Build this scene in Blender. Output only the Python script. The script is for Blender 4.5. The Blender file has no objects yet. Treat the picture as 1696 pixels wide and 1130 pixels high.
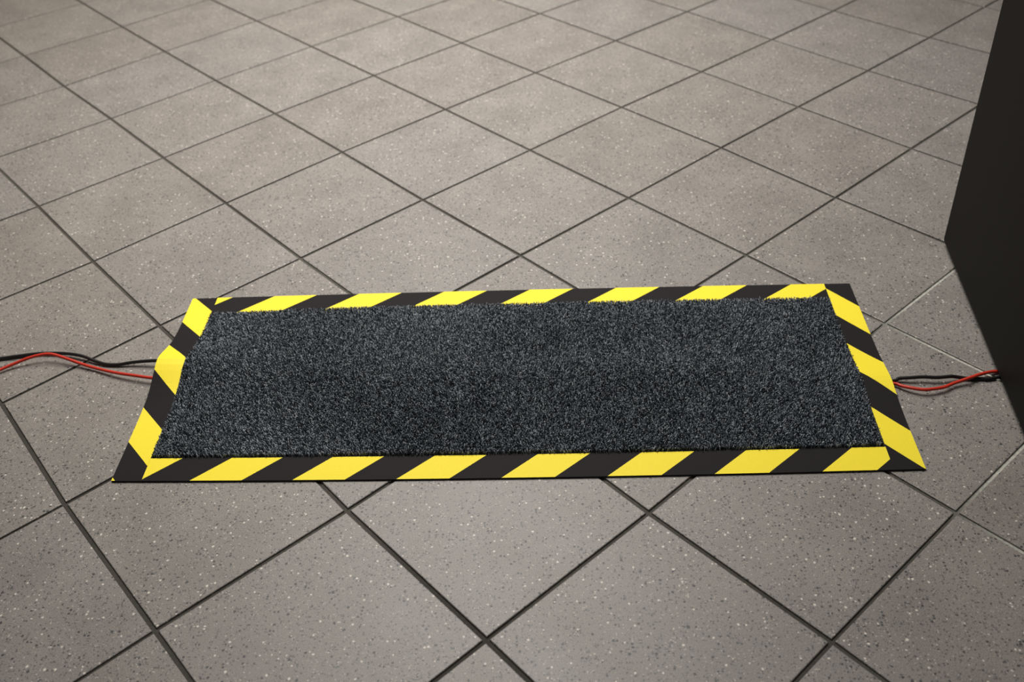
import bpy, bmesh, math, random
import numpy as np
from mathutils import Matrix, Vector, noise

random.seed(7)
S = bpy.context.scene
C = S.collection

# ------------------------------------------------------------------ camera
cam = bpy.data.cameras.new('camera')
cam.sensor_width = 36.0
cam.lens = 1600.76 / 1696.0 * 36.0
cam.clip_start = 0.05
cam.dof.use_dof = True
cam.dof.focus_distance = 1.46
cam.dof.aperture_fstop = 4.5
camo = bpy.data.objects.new('camera', cam)
C.objects.link(camo)
camo.matrix_world = Matrix(((0.99884550, 0.02083312, 0.04328557, 0.066678),
                            (0.02063402, 0.62764435, -0.77822670, -1.210287),
                            (-0.04338084, 0.77822140, 0.62648987, 1.042578),
                            (0, 0, 0, 1)))
S.camera = camo

# ------------------------------------------------------------------ world, lamps, exposure
W = bpy.data.worlds.new('world')
S.world = W
W.use_nodes = True
bg = W.node_tree.nodes['Background']
bg.inputs[0].default_value = (1.0, 0.97, 0.93, 1)
bg.inputs[1].default_value = 0.07


def area(name, loc, target, sx, sy, power, col, spread=180):
    l = bpy.data.lights.new(name, 'AREA')
    l.shape = 'RECTANGLE'
    l.size, l.size_y, l.energy, l.color = sx, sy, power, col
    l.spread = math.radians(spread)
    o = bpy.data.objects.new(name, l)
    C.objects.link(o)
    o.location = loc
    o.rotation_euler = (Vector(target) - Vector(loc)).to_track_quat('-Z', 'Y').to_euler()
    return o


WARM = (1.0, 0.955, 0.90)
area('overhead_light', (-0.25, 1.65, 2.6), (-0.25, 1.35, 0), 1.25, 2.4, 60, WARM, 105)
area('overhead_light', (-2.1, 2.6, 2.6), (-2.1, 2.5, 0), 0.6, 0.6, 8, (1.0, 0.80, 0.55), 130)  # added warm lamp, no known fixture, tints the far-left floor yellowish

vs = S.view_settings
vs.view_transform = 'Standard'
vs.look = 'None'
vs.gamma = 1.0
vs.use_curve_mapping = False
vs.exposure = 0.0


# ------------------------------------------------------------------ helpers
def lin(r, g, b):
    f = lambda c: c / 12.92 if c <= 0.04045 else ((c + 0.055) / 1.055) ** 2.4
    return (f(r / 255), f(g / 255), f(b / 255), 1)


class N:
    """small node-tree helper"""
    def __init__(self, name):
        self.m = bpy.data.materials.new(name)
        self.m.use_nodes = True
        self.t = self.m.node_tree
        self.b = self.t.nodes['Principled BSDF']

    def n(self, typ, **kw):
        x = self.t.nodes.new(typ)
        for k, v in kw.items():
            setattr(x, k, v)
        return x

    def set(self, sock, v):
        if hasattr(v, 'is_linked') or hasattr(v, 'links'):
            self.t.links.new(v, sock)
        else:
            sock.default_value = v

    def math(self, op, a, b=0.0, clamp=False):
        x = self.n('ShaderNodeMath', operation=op, use_clamp=clamp)
        self.set(x.inputs[0], a)
        self.set(x.inputs[1], b)
        return x.outputs[0]

    def mix(self, f, a, b, blend='MIX'):
        x = self.n('ShaderNodeMix', data_type='RGBA', blend_type=blend)
        self.set(x.inputs[0], f)
        self.set(x.inputs[6], a)
        self.set(x.inputs[7], b)
        return x.outputs[2]

    def ramp(self, f, stops, interp='LINEAR'):
        x = self.n('ShaderNodeValToRGB')
        x.color_ramp.interpolation = interp
        e = x.color_ramp.elements
        while len(e) < len(stops):
            e.new(0.5)
        for el, (p, c) in zip(e, stops):
            el.position = p
            el.color = c
        self.set(x.inputs[0], f)
        return x.outputs[0]

    def noise(self, vec, scale, detail=2.0, rough=0.5):
        x = self.n('ShaderNodeTexNoise')
        self.set(x.inputs['Vector'], vec)
        x.inputs['Scale'].default_value = scale
        x.inputs['Detail'].default_value = detail
        x.inputs['Roughness'].default_value = rough
        return x.outputs['Fac']

    def voro(self, vec, scale):
        x = self.n('ShaderNodeTexVoronoi')
        self.set(x.inputs['Vector'], vec)
        x.inputs['Scale'].default_value = scale
        return x

    def bump(self, h, strength, dist):
        x = self.n('ShaderNodeBump')
        x.inputs['Strength'].default_value = strength
        x.inputs['Distance'].default_value = dist
        self.set(x.inputs['Height'], h)
        self.set(self.b.inputs['Normal'], x.outputs[0])


def g(v):
    return (v, v, v, 1)


def mat_tile():
    k = N('speckled_tile')
    pos = k.n('ShaderNodeNewGeometry').outputs['Position']
    rnd = k.n('ShaderNodeObjectInfo').outputs['Random']
    # warm grey body, each tile a touch different
    col = k.ramp(rnd, [(0, (0.225, 0.205, 0.186, 1)), (0.5, (0.236, 0.217, 0.198, 1)), (1, (0.234, 0.218, 0.204, 1))])
    blot = k.noise(pos, 9.0, 3.0)
    col = k.mix(1.0, col, k.ramp(blot, [(0.3, g(0.90)), (0.7, g(1.08))]), 'MULTIPLY')
    grain = k.noise(pos, 750.0, 2.0, 0.7)
    col = k.mix(1.0, col, k.ramp(grain, [(0.3, g(0.52)), (0.7, g(1.48))]), 'MULTIPLY')

    def specks(scale, thr, radius, seed):
        mp = k.n('ShaderNodeMapping')
        mp.inputs['Location'].default_value = (seed, seed * 1.7, seed * 0.3)
        k.set(mp.inputs['Vector'], pos)
        wob = k.n('ShaderNodeTexNoise')
        wob.inputs['Scale'].default_value = 600.0
        k.set(wob.inputs['Vector'], mp.outputs[0])
        ad = k.n('ShaderNodeVectorMath', operation='MULTIPLY_ADD')
        k.set(ad.inputs[0], wob.outputs['Color'])
        ad.inputs[1].default_value = (0.0022,) * 3
        k.set(ad.inputs[2], mp.outputs[0])
        v = k.voro(ad.outputs[0], scale)
        sep = k.n('ShaderNodeSeparateColor')
        k.set(sep.inputs[0], v.outputs['Color'])
        on = k.math('GREATER_THAN', sep.outputs[0], thr)
        rad = k.math('MULTIPLY', k.math('ADD', sep.outputs[1], 0.35), radius)
        ins = k.math('MULTIPLY', k.math('SUBTRACT', rad, v.outputs['Distance']), 8.0, True)
        return k.math('MULTIPLY', on, ins)
    col = k.mix(k.math('MULTIPLY', specks(330.0, 0.60, 0.46, 3.1), 0.72), col, (0.055, 0.056, 0.058, 1))
    col = k.mix(k.math('MULTIPLY', specks(210.0, 0.78, 0.37, 9.7), 0.92), col, (0.030, 0.031, 0.034, 1))
    col = k.mix(k.math('MULTIPLY', specks(420.0, 0.87, 0.42, 5.3), 0.55), col, (0.62, 0.57, 0.50, 1))
    col = k.mix(k.math('MULTIPLY', specks(210.0, 0.90, 0.34, 1.9), 0.90), col, (0.72, 0.67, 0.60, 1))
    k.set(k.b.inputs['Base Color'], col)
    k.set(k.b.inputs['Roughness'], k.ramp(blot, [(0.3, g(0.41)), (0.7, g(0.49))]))
    k.b.inputs['Specular IOR Level'].default_value = 0.5
    k.bump(grain, 0.25, 0.0006)
    return k.m


def mat_grout():
    k = N('grout')
    pos = k.n('ShaderNodeNewGeometry').outputs['Position']
    big = k.noise(pos, 2.3, 2.0)
    fine = k.noise(pos, 260.0, 3.0)
    dirty = k.ramp(big, [(0.38, lin(54, 50, 44)), (0.66, lin(80, 78, 70))])
    # paler grout around the foot of the cabinet
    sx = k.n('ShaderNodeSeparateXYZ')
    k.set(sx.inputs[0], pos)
    pale = k.math('MULTIPLY', k.math('SUBTRACT', sx.outputs[0], 0.60), 11.0, True)
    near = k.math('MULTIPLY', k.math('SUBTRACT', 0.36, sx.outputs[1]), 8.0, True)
    col = k.mix(k.math('MULTIPLY', pale, near), dirty, lin(182, 183, 173))
    col = k.mix(1.0, col, k.ramp(fine, [(0.3, g(0.75)), (0.7, g(1.2))]), 'MULTIPLY')
    k.set(k.b.inputs['Base Color'], col)
    k.b.inputs['Roughness'].default_value = 0.85
    k.bump(fine, 0.5, 0.0008)
    return k.m


def mat_plain(name, col, rough, bump=0.0, scale=400.0, var=0.0, spec=0.5):
    k = N(name)
    pos = k.n('ShaderNodeNewGeometry').outputs['Position']
    f = k.noise(pos, scale, 3.0)
    lo, hi = 1 - var, 1 + var
    k.set(k.b.inputs['Base Color'], k.mix(1.0, col, k.ramp(f, [(0.3, g(lo)), (0.7, g(hi))]), 'MULTIPLY'))
    k.b.inputs['Roughness'].default_value = rough
    k.b.inputs['Specular IOR Level'].default_value = spec
    if bump:
        k.bump(f, bump, 0.0006)
    return k.m


def mat_pile():
    k = N('carpet_pile')
    rnd = k.n('ShaderNodeNewGeometry').outputs['Random Per Island']
    col = k.ramp(rnd, [(0.0, (0.008, 0.010, 0.013, 1)), (0.42, (0.048, 0.060, 0.074, 1)),
                       (0.74, (0.22, 0.256, 0.296, 1)), (1.0, (0.60, 0.635, 0.67, 1))])
    k.set(k.b.inputs['Base Color'], col)
    k.b.inputs['Roughness'].default_value = 0.75
    k.b.inputs['Specular IOR Level'].default_value = 0.25
    return k.m


M = dict(tile=mat_tile(), grout=mat_grout(), pile=mat_pile(),
         yellow=mat_plain('yellow_print', (0.97, 0.80, 0.035, 1), 0.6, 0.15, 700, 0.04, 0.3),
         black=mat_plain('black_tape', (0.0135, 0.0115, 0.0125, 1), 0.7, 0.2, 700, 0.15, 0.15),
         rubber=mat_plain('rubber_backing', (0.012, 0.012, 0.012, 1), 0.75, 0.3, 500, 0.2),
         red=mat_plain('red_cable', (0.62, 0.035, 0.015, 1), 0.42, 0.0, 300, 0.06),
         cblack=mat_plain('black_cable', (0.010, 0.010, 0.010, 1), 0.38, 0.0, 300, 0.1),
         cabinet=mat_plain('black_laminate', (0.0062, 0.0053, 0.0045, 1), 0.6, 0.12, 900, 0.12, 0.14),
         foot=mat_plain('foot_plastic', (0.010, 0.010, 0.010, 1), 0.6, 0.0, 300, 0.1))


def obj(name, me, mat, parent=None):
    o = bpy.data.objects.new(name, me)
    if mat is not None:
        me.materials.append(mat)
    C.objects.link(o)
    o.parent = parent
    return o


def from_bm(name, bm, mat, parent=None, smooth=False):
    me = bpy.data.meshes.new(name)
    bm.to_mesh(me)
    bm.free()
    if smooth:
        me.polygons.foreach_set('use_smooth', [True] * len(me.polygons))
    return obj(name, me, mat, parent)


def tag(o, label, cat, group=None):
    o['label'] = label
    o['category'] = cat
    if group:
        o['group'] = group
    return o


# ------------------------------------------------------------------ floor: grout bed + single tiles
PITCH = 0.300
GA = math.radians(-46.92)          # the tile grid runs diagonally to the mat
GX, GY = Vector((math.cos(GA), math.sin(GA))), Vector((-math.sin(GA), math.cos(GA)))
G0 = Vector((-0.37814, 1.62942))
# laying tolerances of the joint crossings, millimetres along both grid axes
TOL = {(0, 0): (-14, 10), (1, 0): (-13, 9), (2, 0): (-9, 11), (3, 0): (-4, 13), (4, 0): (0, 14), (5, 0): (4, 2),
       (-1, 1): (-13, 1), (0, 1): (-13, 4), (1, 1): (-14, 8), (2, 1): (-13, 10), (3, 1): (-5, 10), (4, 1): (0, 9),
       (5, 1): (4, 7), (6, 1): (0, 3), (-3, 2): (14, -4), (-2, 2): (13, -6), (-1, 2): (-3, -5), (0, 2): (-8, -2),
       (1, 2): (-10, 2), (2, 2): (-14, 4), (3, 2): (-7, 2), (4, 2): (-2, 5), (7, 2): (-4, -1), (-2, 3): (14, -4),
       (-1, 3): (14, -7), (0, 3): (4, -3), (1, 3): (0, -4), (2, 3): (-5, -3), (3, 3): (-4, -4), (6, 3): (4, -3),
       (7, 3): (-4, 3), (1, 4): (6, -1), (2, 4): (6, -4), (3, 4): (-1, -4), (5, 4): (3, -7), (6, 4): (2, -2),
       (3, 5): (8, 10), (4, 5): (2, -1), (5, 5): (-1, -1), (1, -1): (-11, 10), (2, -1): (-2, 8), (3, -1): (4, 5),
       (4, -1): (3, 1), (5, -1): (3, -6), (2, -2): (2, 7), (3, -2): (9, -3), (4, -2): (8, -9), (3, -3): (10, -13),
       (4, -3): (9, -14), (4, -4): (7, -14)}


def crossing(i, j):
    if (i, j) in TOL:
        a, b = TOL[(i, j)]
    else:
        w = a = b = 0.0
        dm = 99.0
        for (p, q), (x, y) in TOL.items():
            d2 = (p - i) ** 2 + (q - j) ** 2
            k = 1.0 / d2 ** 1.5
            w += k
            a += k * x
            b += k * y
            dm = min(dm, d2)
        fade = math.exp(-dm / 4.0) / w
        a, b = a * fade, b * fade
    return G0 + GX * (i * PITCH + a / 1000) + GY * (-j * PITCH + b / 1000)


def tile_geo(i, j):
    """one slab: bevelled top, sides down into the bed; local to its centre"""
    p = [crossing(i, j + 1), crossing(i + 1, j + 1), crossing(i + 1, j), crossing(i, j)]
    c = sum(p, Vector((0, 0))) / 4
    p = [q - c for q in p]
    rng = random.Random(i * 131 + j * 17)
    tz = [rng.uniform(-0.0003, 0.0003) for _ in range(4)]
    ja, jb = 0.0032 + rng.uniform(-.0003, .0004), 0.0029 + rng.uniform(-.0006, .0005)
    vs_ = []

    def ring(ins, z, tilt):
        for n, q in enumerate(p):
            a, b = q.dot(GX), q.dot(GY)
            r = GX * (a - math.copysign(jb + ins, a)) + GY * (b - math.copysign(ja + ins, b))
            vs_.append((r.x, r.y, z + (tz[n] if tilt else 0)))
    ring(0.0, -0.009, False)
    ring(0.0, -0.0011, True)
    ring(0.0003, -0.0004, True)
    ring(0.0012, 0.0, True)
    f = [(12, 13, 14, 15)]
    for r in range(3):
        for n in range(4):
            m = (n + 1) % 4
            f.append((r * 4 + n, r * 4 + m, r * 4 + 4 + m, r * 4 + 4 + n))
    return c, vs_, f


bm = bmesh.new()
vv = [bm.verts.new((x, y, z)) for z in (-0.012, -0.0029) for x, y in ((-4.2, -3.6), (4.2, -3.6), (4.2, 4.8), (-4.2, 4.8))]
for f in ((3, 2, 1, 0), (4, 5, 6, 7), (0, 1, 5, 4), (1, 2, 6, 5), (2, 3, 7, 6), (3, 0, 4, 7)):
    bm.faces.new([vv[n] for n in f])
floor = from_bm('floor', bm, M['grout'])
floor['kind'] = 'structure'
floor['label'] = 'grey speckled tile floor laid diagonally with dark recessed joints'

cells = [(i, j) for i in range(-20, 24) for j in range(-22, 22)]
cells.sort(key=lambda c: (crossing(*c) + GX * .15 - GY * .15 - Vector((0.0, 0.55))).length)
far_v, far_f = [], []
for n, (i, j) in enumerate(cells):
    c, tv, tf = tile_geo(i, j)
    if n < 296:
        me = bpy.data.meshes.new('tile')
        me.from_pydata(tv, [], tf)
        o = obj('tile', me, M['tile'], floor)
        o.location = (c.x, c.y, 0)
    elif max(abs(c.x), abs(c.y - 0.6)) < 4.0:
        b = len(far_v)
        far_v += [(x + c.x, y + c.y, z) for x, y, z in tv]
        far_f += [tuple(b + k for k in q) for q in tf]
me = bpy.data.meshes.new('outer_tiles')
me.from_pydata(far_v, [], far_f)
o = obj('outer_tiles', me, M['tile'], floor)
o['kind'] = 'stuff'

# ------------------------------------------------------------------ hazard mat
TH = 0.0026                        # rubber sheet


def ridge(u, v):
    """the mat rides over the two cables that run beneath it (metres)"""
    t = (u + 0.6) / 1.2
    vc = 0.024 + (-0.042 - 0.024) * t
    amp = 0.0078 + 0.0142 * math.exp(-((u + 0.60) / 0.10) ** 2)
    amp += 0.0012 * math.sin(u * 9.0 + 1.0)
    sg = 0.047 + 0.006 * math.exp(-((u + 0.6) / 0.1) ** 2)
    # sharper crest than a bell
    d = abs(v - vc) / sg
    h = amp * math.exp(-d ** 1.7)
    return h


def warp(u, v):
    """lies a little bowed, not a perfect rectangle"""
    k = 1 - (u / 0.6) ** 2
    dv = k * (-0.0055 * max(0, -v / 0.23) + 0.0035 * max(0, v / 0.23))
    return u * (1 + 0.0045 * v / 0.23), v + dv


def put(u, v, z):
    x, y = warp(u, v)
    return (x, y, z + ridge(u, v))


def clip(poly, a, b):
    """keep the part of a polygon left of the line a-b"""
    out = []
    for n in range(len(poly)):
        p, q = poly[n], poly[(n + 1) % len(poly)]
        sp = (b[0] - a[0]) * (p[1] - a[1]) - (b[1] - a[1]) * (p[0] - a[0])
        sq = (b[0] - a[0]) * (q[1] - a[1]) - (b[1] - a[1]) * (q[0] - a[0])
        if sp >= 0:
            out.append(p)
        if (sp >= 0) != (sq >= 0):
            t = sp / (sp - sq)
            out.append((p[0] + t * (q[0] - p[0]), p[1] + t * (q[1] - p[1])))
    return out


def area2(p):
    return sum(p[n][0] * p[(n + 1) % len(p)][1] - p[(n + 1) % len(p)][0] * p[n][1] for n in range(len(p)))


def draped(name, poly, z0, thick, mat, parent, step=0.012):
    """a thin sheet of the given outline that follows the ridge"""
    if area2(poly) < 0:
        poly = poly[::-1]
    us, vs2 = [p[0] for p in poly], [p[1] for p in poly]
    bm = bmesh.new()
    i0, i1 = math.floor(min(us) / step), math.ceil(max(us) / step)
    j0, j1 = math.floor(min(vs2) / step), math.ceil(max(vs2) / step)
    for i in range(i0, i1):
        for j in range(j0, j1):
            c = [(i * step, j * step), ((i + 1) * step, j * step), ((i + 1) * step, (j + 1) * step), (i * step, (j + 1) * step)]
            for n in range(len(poly)):
                c = clip(c, poly[n], poly[(n + 1) % len(poly)])
                if len(c) < 3:
                    break
            if len(c) < 3 or abs(area2(c)) < 1e-8:
                continue
            bm.faces.new([bm.verts.new(put(x, y, z0)) for x, y in c])
    bmesh.ops.remove_doubles(bm, verts=bm.verts, dist=0.00002)
    r = bmesh.ops.extrude_face_region(bm, geom=bm.faces[:])
    bmesh.ops.translate(bm, vec=(0, 0, thick), verts=[e for e in r['geom'] if isinstance(e, bmesh.types.BMVert)])
    bmesh.ops.recalc_face_normals(bm, faces=bm.faces[:])
    return from_bm(name, bm, mat, parent)


mat = bpy.data.objects.new('hazard_mat', None)
C.objects.link(mat)
tag(mat, 'charcoal carpet floor mat with black and yellow hazard border lying over two cables', 'mat')

UL, UR, VN, VF = -0.600, 0.600, -0.232, 0.2265
IL, IR, IN, IF = -0.5535, 0.5545, -0.186, 0.181
draped('rubber_backing', [(UL, VN), (UR, VN), (UR, VF), (UL, VF)], 0.0, TH, M['rubber'], mat)

strips = {
    'left': [(UL, VN), (IL, VN), (IL, VF), (UL, VF)],
    'right': [(IR, VN), (UR, VN), (UR, VF), (IR, VF)],
    'near': [(IL, VN), (IR, VN), (IR, IN), (IL, IN)],
    'far': [(IL, IF - .004), (IR, IF - .004), (IR, VF), (IL, VF)],
}
slab = {}
for k, poly in strips.items():
    slab[k] = draped('border_strip', poly, TH, 0.0006, M['black'], mat)
slab['left']['label'] = 'black and yellow striped strip along the short end where the cables arch the mat'
slab['right']['label'] = 'black and yellow striped strip along the short end facing the cabinet'


def inset(poly, e=0.0001):
    a = min(p[0] for p in poly) + e, max(p[0] for p in poly) - e
    b = min(p[1] for p in poly) + e, max(p[1] for p in poly) - e
    return [(a[0], b[0]), (a[1], b[0]), (a[1], b[1]), (a[0], b[1])]


def stripe(k, quad):
    if area2(quad) < 0:
        quad = quad[::-1]
    p = quad
    box = inset(strips[k])
    for n in range(4):
        p = clip(p, box[n], box[(n + 1) % 4])
        if len(p) < 3:
            return
    if abs(area2(p)) < 2e-6:
        return
    draped('yellow_stripe', p, TH + 0.0006, 0.0002, M['yellow'], slab[k])


def slanted(k, a0, b0, a1, b1, width, horizontal):
    """parallelogram whose lower edge starts at a0 (cross position b0) and upper edge at a1 (b1)"""
    # extend beyond the strip on both sides
    ex = 0.3
    da, db = (a1 - a0) * ex, (b1 - b0) * ex
    a0, b0, a1, b1 = a0 - da, b0 - db, a1 + da, b1 + db
    q = [(a0, b0), (a0 + width, b0), (a1 + width, b1), (a1, b1)]
    if not horizontal:
        q = [(y, x) for x, y in q]
    stripe(k, q)


for n in range(-5, 5):
    slanted('near', -0.0165 + 0.1553 * n, -0.234, 0.038 + 0.1553 * n, -0.187, 0.0785, True)
    slanted('far', -0.031 + 0.157 * n, 0.183, 0.0245 + 0.157 * n, 0.2265, 0.0785, True)
for n in range(-1, 5):
    slanted('left', 0.155 - 0.1525 * n, -0.600, 0.107 - 0.1545 * n, -0.5535, 0.0775, False)
    slanted('right', 0.2095 - 0.079 - 0.1565 * n, 0.557, 0.157 - 0.079 - 0.1558 * n, 0.600, 0.079, False)


def build_pile():
    rs = np.random.RandomState(3)
    p = 0.00175
    us = np.arange(IL + 0.002, IR - 0.002, p)
    vs3 = np.arange(IN + 0.0025, IF + 0.0005, p)
    U, V = np.meshgrid(us, vs3)
    U = (U + (np.arange(len(vs3)) % 2)[:, None] * p * 0.5).ravel()
    V = V.ravel()
    U = U + rs.uniform(-.0006, .0006, U.shape)
    V = V + rs.uniform(-.0007, .0007, V.shape)
    keep = V < IF - 0.006 * np.clip((-0.35 - U) / 0.2, 0, 1)
    U, V = U[keep], V[keep]
    n = len(U)
    Z = np.array([put(u, v, TH)[2] for u, v in zip(U, V)])
    wx = U * (1 + 0.0045 * V / 0.23)
    kk = 1 - (U / 0.6) ** 2
    wy = V + kk * (-0.0055 * np.maximum(0, -V / 0.23) + 0.0035 * np.maximum(0, V / 0.23))
    # nap: brushed in slowly turning directions, trodden lower in places
    nap = np.array([noise.noise((u * 6, v * 9, 0.0)) for u, v in zip(U, V)])
    low = np.array([noise.noise((u * 4 + 7, v * 7, 3.0)) for u, v in zip(U, V)])
    th = rs.uniform(0, 2 * np.pi, n)
    lean = np.abs(rs.normal(0, 0.22, n))
    lx = np.cos(th) * lean + 0.25 * nap
    ly = np.sin(th) * lean - 0.28 * low
    H = 0.0060 * (1 + 0.08 * low) + rs.uniform(-.0008, .0008, n)
    r0 = rs.uniform(.00068, .00095, n)
    a0 = rs.uniform(0, 2 * np.pi, n)
    verts = np.zeros((n, 10, 3))
    for ringi, (hz, rr, bend) in enumerate(((0.0, 0.8, 0.0), (0.55, 1.0, 0.35), (0.90, 0.85, 0.95))):
        for s in range(3):
            a = a0 + s * 2 * np.pi / 3 + ringi * 0.5
            verts[:, ringi * 3 + s, 0] = wx + lx * H * bend + np.cos(a) * r0 * rr
            verts[:, ringi * 3 + s, 1] = wy + ly * H * bend + np.sin(a) * r0 * rr
            verts[:, ringi * 3 + s, 2] = Z + H * hz
    verts[:, 9, 0] = wx + lx * H * 1.1
    verts[:, 9, 1] = wy + ly * H * 1.1
    verts[:, 9, 2] = Z + H
    F = []
    for ringi in range(2):
        for s in range(3):
            t = (s + 1) % 3
            b = ringi * 3
            F.append((b + s, b + t, b + 3 + t))
            F.append((b + s, b + 3 + t, b + 3 + s))
    for s in range(3):
        F.append((6 + s, 6 + (s + 1) % 3, 9))
    F = np.array(F)
    faces = (F[None] + (np.arange(n) * 10)[:, None, None]).reshape(-1, 3)
    me = bpy.data.meshes.new('carpet_pile')
    me.vertices.add(n * 10)
    me.vertices.foreach_set('co', verts.reshape(-1))
    nf = len(faces)
    me.loops.add(nf * 3)
    me.loops.foreach_set('vertex_index', faces.reshape(-1).astype(np.int32))
    me.polygons.add(nf)
    me.polygons.foreach_set('loop_start', np.arange(0, nf * 3, 3, dtype=np.int32))
    me.polygons.foreach_set('loop_total', np.full(nf, 3, dtype=np.int32))
    me.polygons.foreach_set('use_smooth', np.ones(nf, dtype=bool))
    me.update()
    o = obj('carpet_pile', me, M['pile'], mat)
    o['kind'] = 'stuff'
    o['label'] = 'charcoal cut carpet pile'


build_pile()


# ------------------------------------------------------------------ cables
def tube(name, pts, r, m, parent=None, sides=12, sub=8):
    P = [Vector(p) for p in pts]
    L = []
    for n in range(len(P) - 1):
        p0, p1, p2, p3 = P[max(0, n - 1)], P[n], P[n + 1], P[min(len(P) - 1, n + 2)]
        for s in range(sub):
            t = s / sub
            L.append(0.5 * ((2 * p1) + (p2 - p0) * t + (2 * p0 - 5 * p1 + 4 * p2 - p3) * t * t + (3 * p1 - p0 - 3 * p2 + p3) * t ** 3))
    L.append(P[-1])
    for q in L:
        q.z = max(q.z, r)
    bm = bmesh.new()
    rings = []
    for n, q in enumerate(L):
        d = (L[min(n + 1, len(L) - 1)] - L[max(n - 1, 0)]).normalized()
        s = d.cross(Vector((0, 0, 1))).normalized()
        w = s.cross(d)
        rings.append([bm.verts.new(q + (s * math.cos(2 * math.pi * k / sides) + w * math.sin(2 * math.pi * k / sides)) * r) for k in range(sides)])
    for a, b in zip(rings, rings[1:]):
        for k in range(sides):
            bm.faces.new((a[k], a[(k + 1) % sides], b[(k + 1) % sides], b[k]))
    bm.faces.new(rings[0][::-1])
    bm.faces.new(rings[-1])
    bmesh.ops.recalc_face_normals(bm, faces=bm.faces[:])
    return from_bm(name, bm, m, parent, True)


mm = lambda L: [(x / 1000, y / 1000, z / 1000) for x, y, z in L]
black_pts = [(-1900, -60, 3), (-1500, -40, 3), (-1200, 20, 3), (-1010, 42, 3), (-940, 53, 4),
             (-896, 61, 4), (-865, 67, 4), (-833, 72, 4), (-798, 71, 5), (-769, 65, 7), (-746, 58, 7), (-721, 47, 5),
             (-702, 40, 4), (-679, 38, 4), (-650, 40, 7), (-608, 38, 11), (-570, 34, 10), (-500, 24, 3), (-250, 10, 3),
             (0, -4, 3), (300, -21, 3), (560, -37, 3),
             (604, -42, 5), (614, -38, 6), (631, -39, 8), (652, -39, 9), (672, -41, 9), (693, -39, 9), (700, -38, 7.5),
             (710, -37.5, 5), (725, -38.5, 3), (742, -39, 3), (755, -40, 3), (774, -36, 3), (830, -30, 3), (900, -30, 3)]
red_pts = [(-1900, -420, 3), (-1500, -330, 3), (-1200, -180, 3), (-1010, -70, 3), (-925, -8, 4),
           (-881, 28, 6), (-861, 41, 8), (-838, 51, 12), (-819, 56, 14), (-805, 57, 15), (-792, 55, 14), (-770, 48, 11),
           (-742, 38, 7), (-713, 27, 6), (-674, 12, 8), (-636, 1, 10), (-602, -6, 10), (-570, -4, 8), (-500, 10, 3),
           (-250, -2, 3), (0, -15, 3), (300, -32, 3), (560, -46, 3),
           (602, -49, 5), (613, -56, 6), (627, -64, 8), (643, -69, 9), (656, -68, 9), (676, -63, 8), (695, -53, 7),
           (719, -45, 9.5), (739, -36, 9), (759, -27, 6), (778, -22, 3.5), (830, -16, 3), (900, -14, 3)]
tag(tube('cable', mm(red_pts), 0.0027, M['red']),
    'red cable running under the hazard mat and into the foot of the cabinet', 'cable', 'cables crossing the floor')
tag(tube('cable', mm(black_pts), 0.0029, M['cblack']),
    'black cable running under the hazard mat beside the red one', 'cable', 'cables crossing the floor')

# ------------------------------------------------------------------ black cabinet
cab = bpy.data.objects.new('cabinet', None)
C.objects.link(cab)
cab.location = (0.806, 0.353, 0)
cab.rotation_euler = (0, 0, math.radians(-5.6))
tag(cab, 'tall black cabinet with a plain side standing on the tiles beside the floor mat', 'cabinet')


def block(name, x0, x1, y0, y1, z0, z1, bev, m, parent, lean=0.0, seg=3):
    bm = bmesh.new()
    v = [bm.verts.new((x, y, z)) for z in (z0, z1) for x, y in ((x0, y0), (x1, y0), (x1, y1), (x0, y1))]
    for f in ((3, 2, 1, 0), (4, 5, 6, 7), (0, 1, 5, 4), (1, 2, 6, 5), (2, 3, 7, 6), (3, 0, 4, 7)):
        bm.faces.new([v[n] for n in f])
    bmesh.ops.bevel(bm, geom=bm.edges[:], offset=bev, segments=seg, profile=0.5, affect='EDGES')
    for q in bm.verts:
        q.co.x -= lean * q.co.z * (1 - (q.co.x - x0) / (x1 - x0) * 2)
    bmesh.ops.recalc_face_normals(bm, faces=bm.faces[:])
    return from_bm(name, bm, m, parent)


block('body', 0.0, 0.50, -0.95, 0.0, 0.0068, 1.375, 0.009, M['cabinet'], cab, 0.026)
block('top_panel', -0.045, 0.545, -0.965, 0.015, 1.375, 1.40, 0.004, M['cabinet'], cab)
for x in (0.05, 0.45):
    for y in (-0.90, -0.05):
        bm = bmesh.new()
        bmesh.ops.create_cone(bm, cap_ends=True, segments=20, radius1=0.016, radius2=0.013, depth=0.0075,
                              matrix=Matrix.Translation((x, y, 0.00375)))
        from_bm('foot', bm, M['foot'], cab)
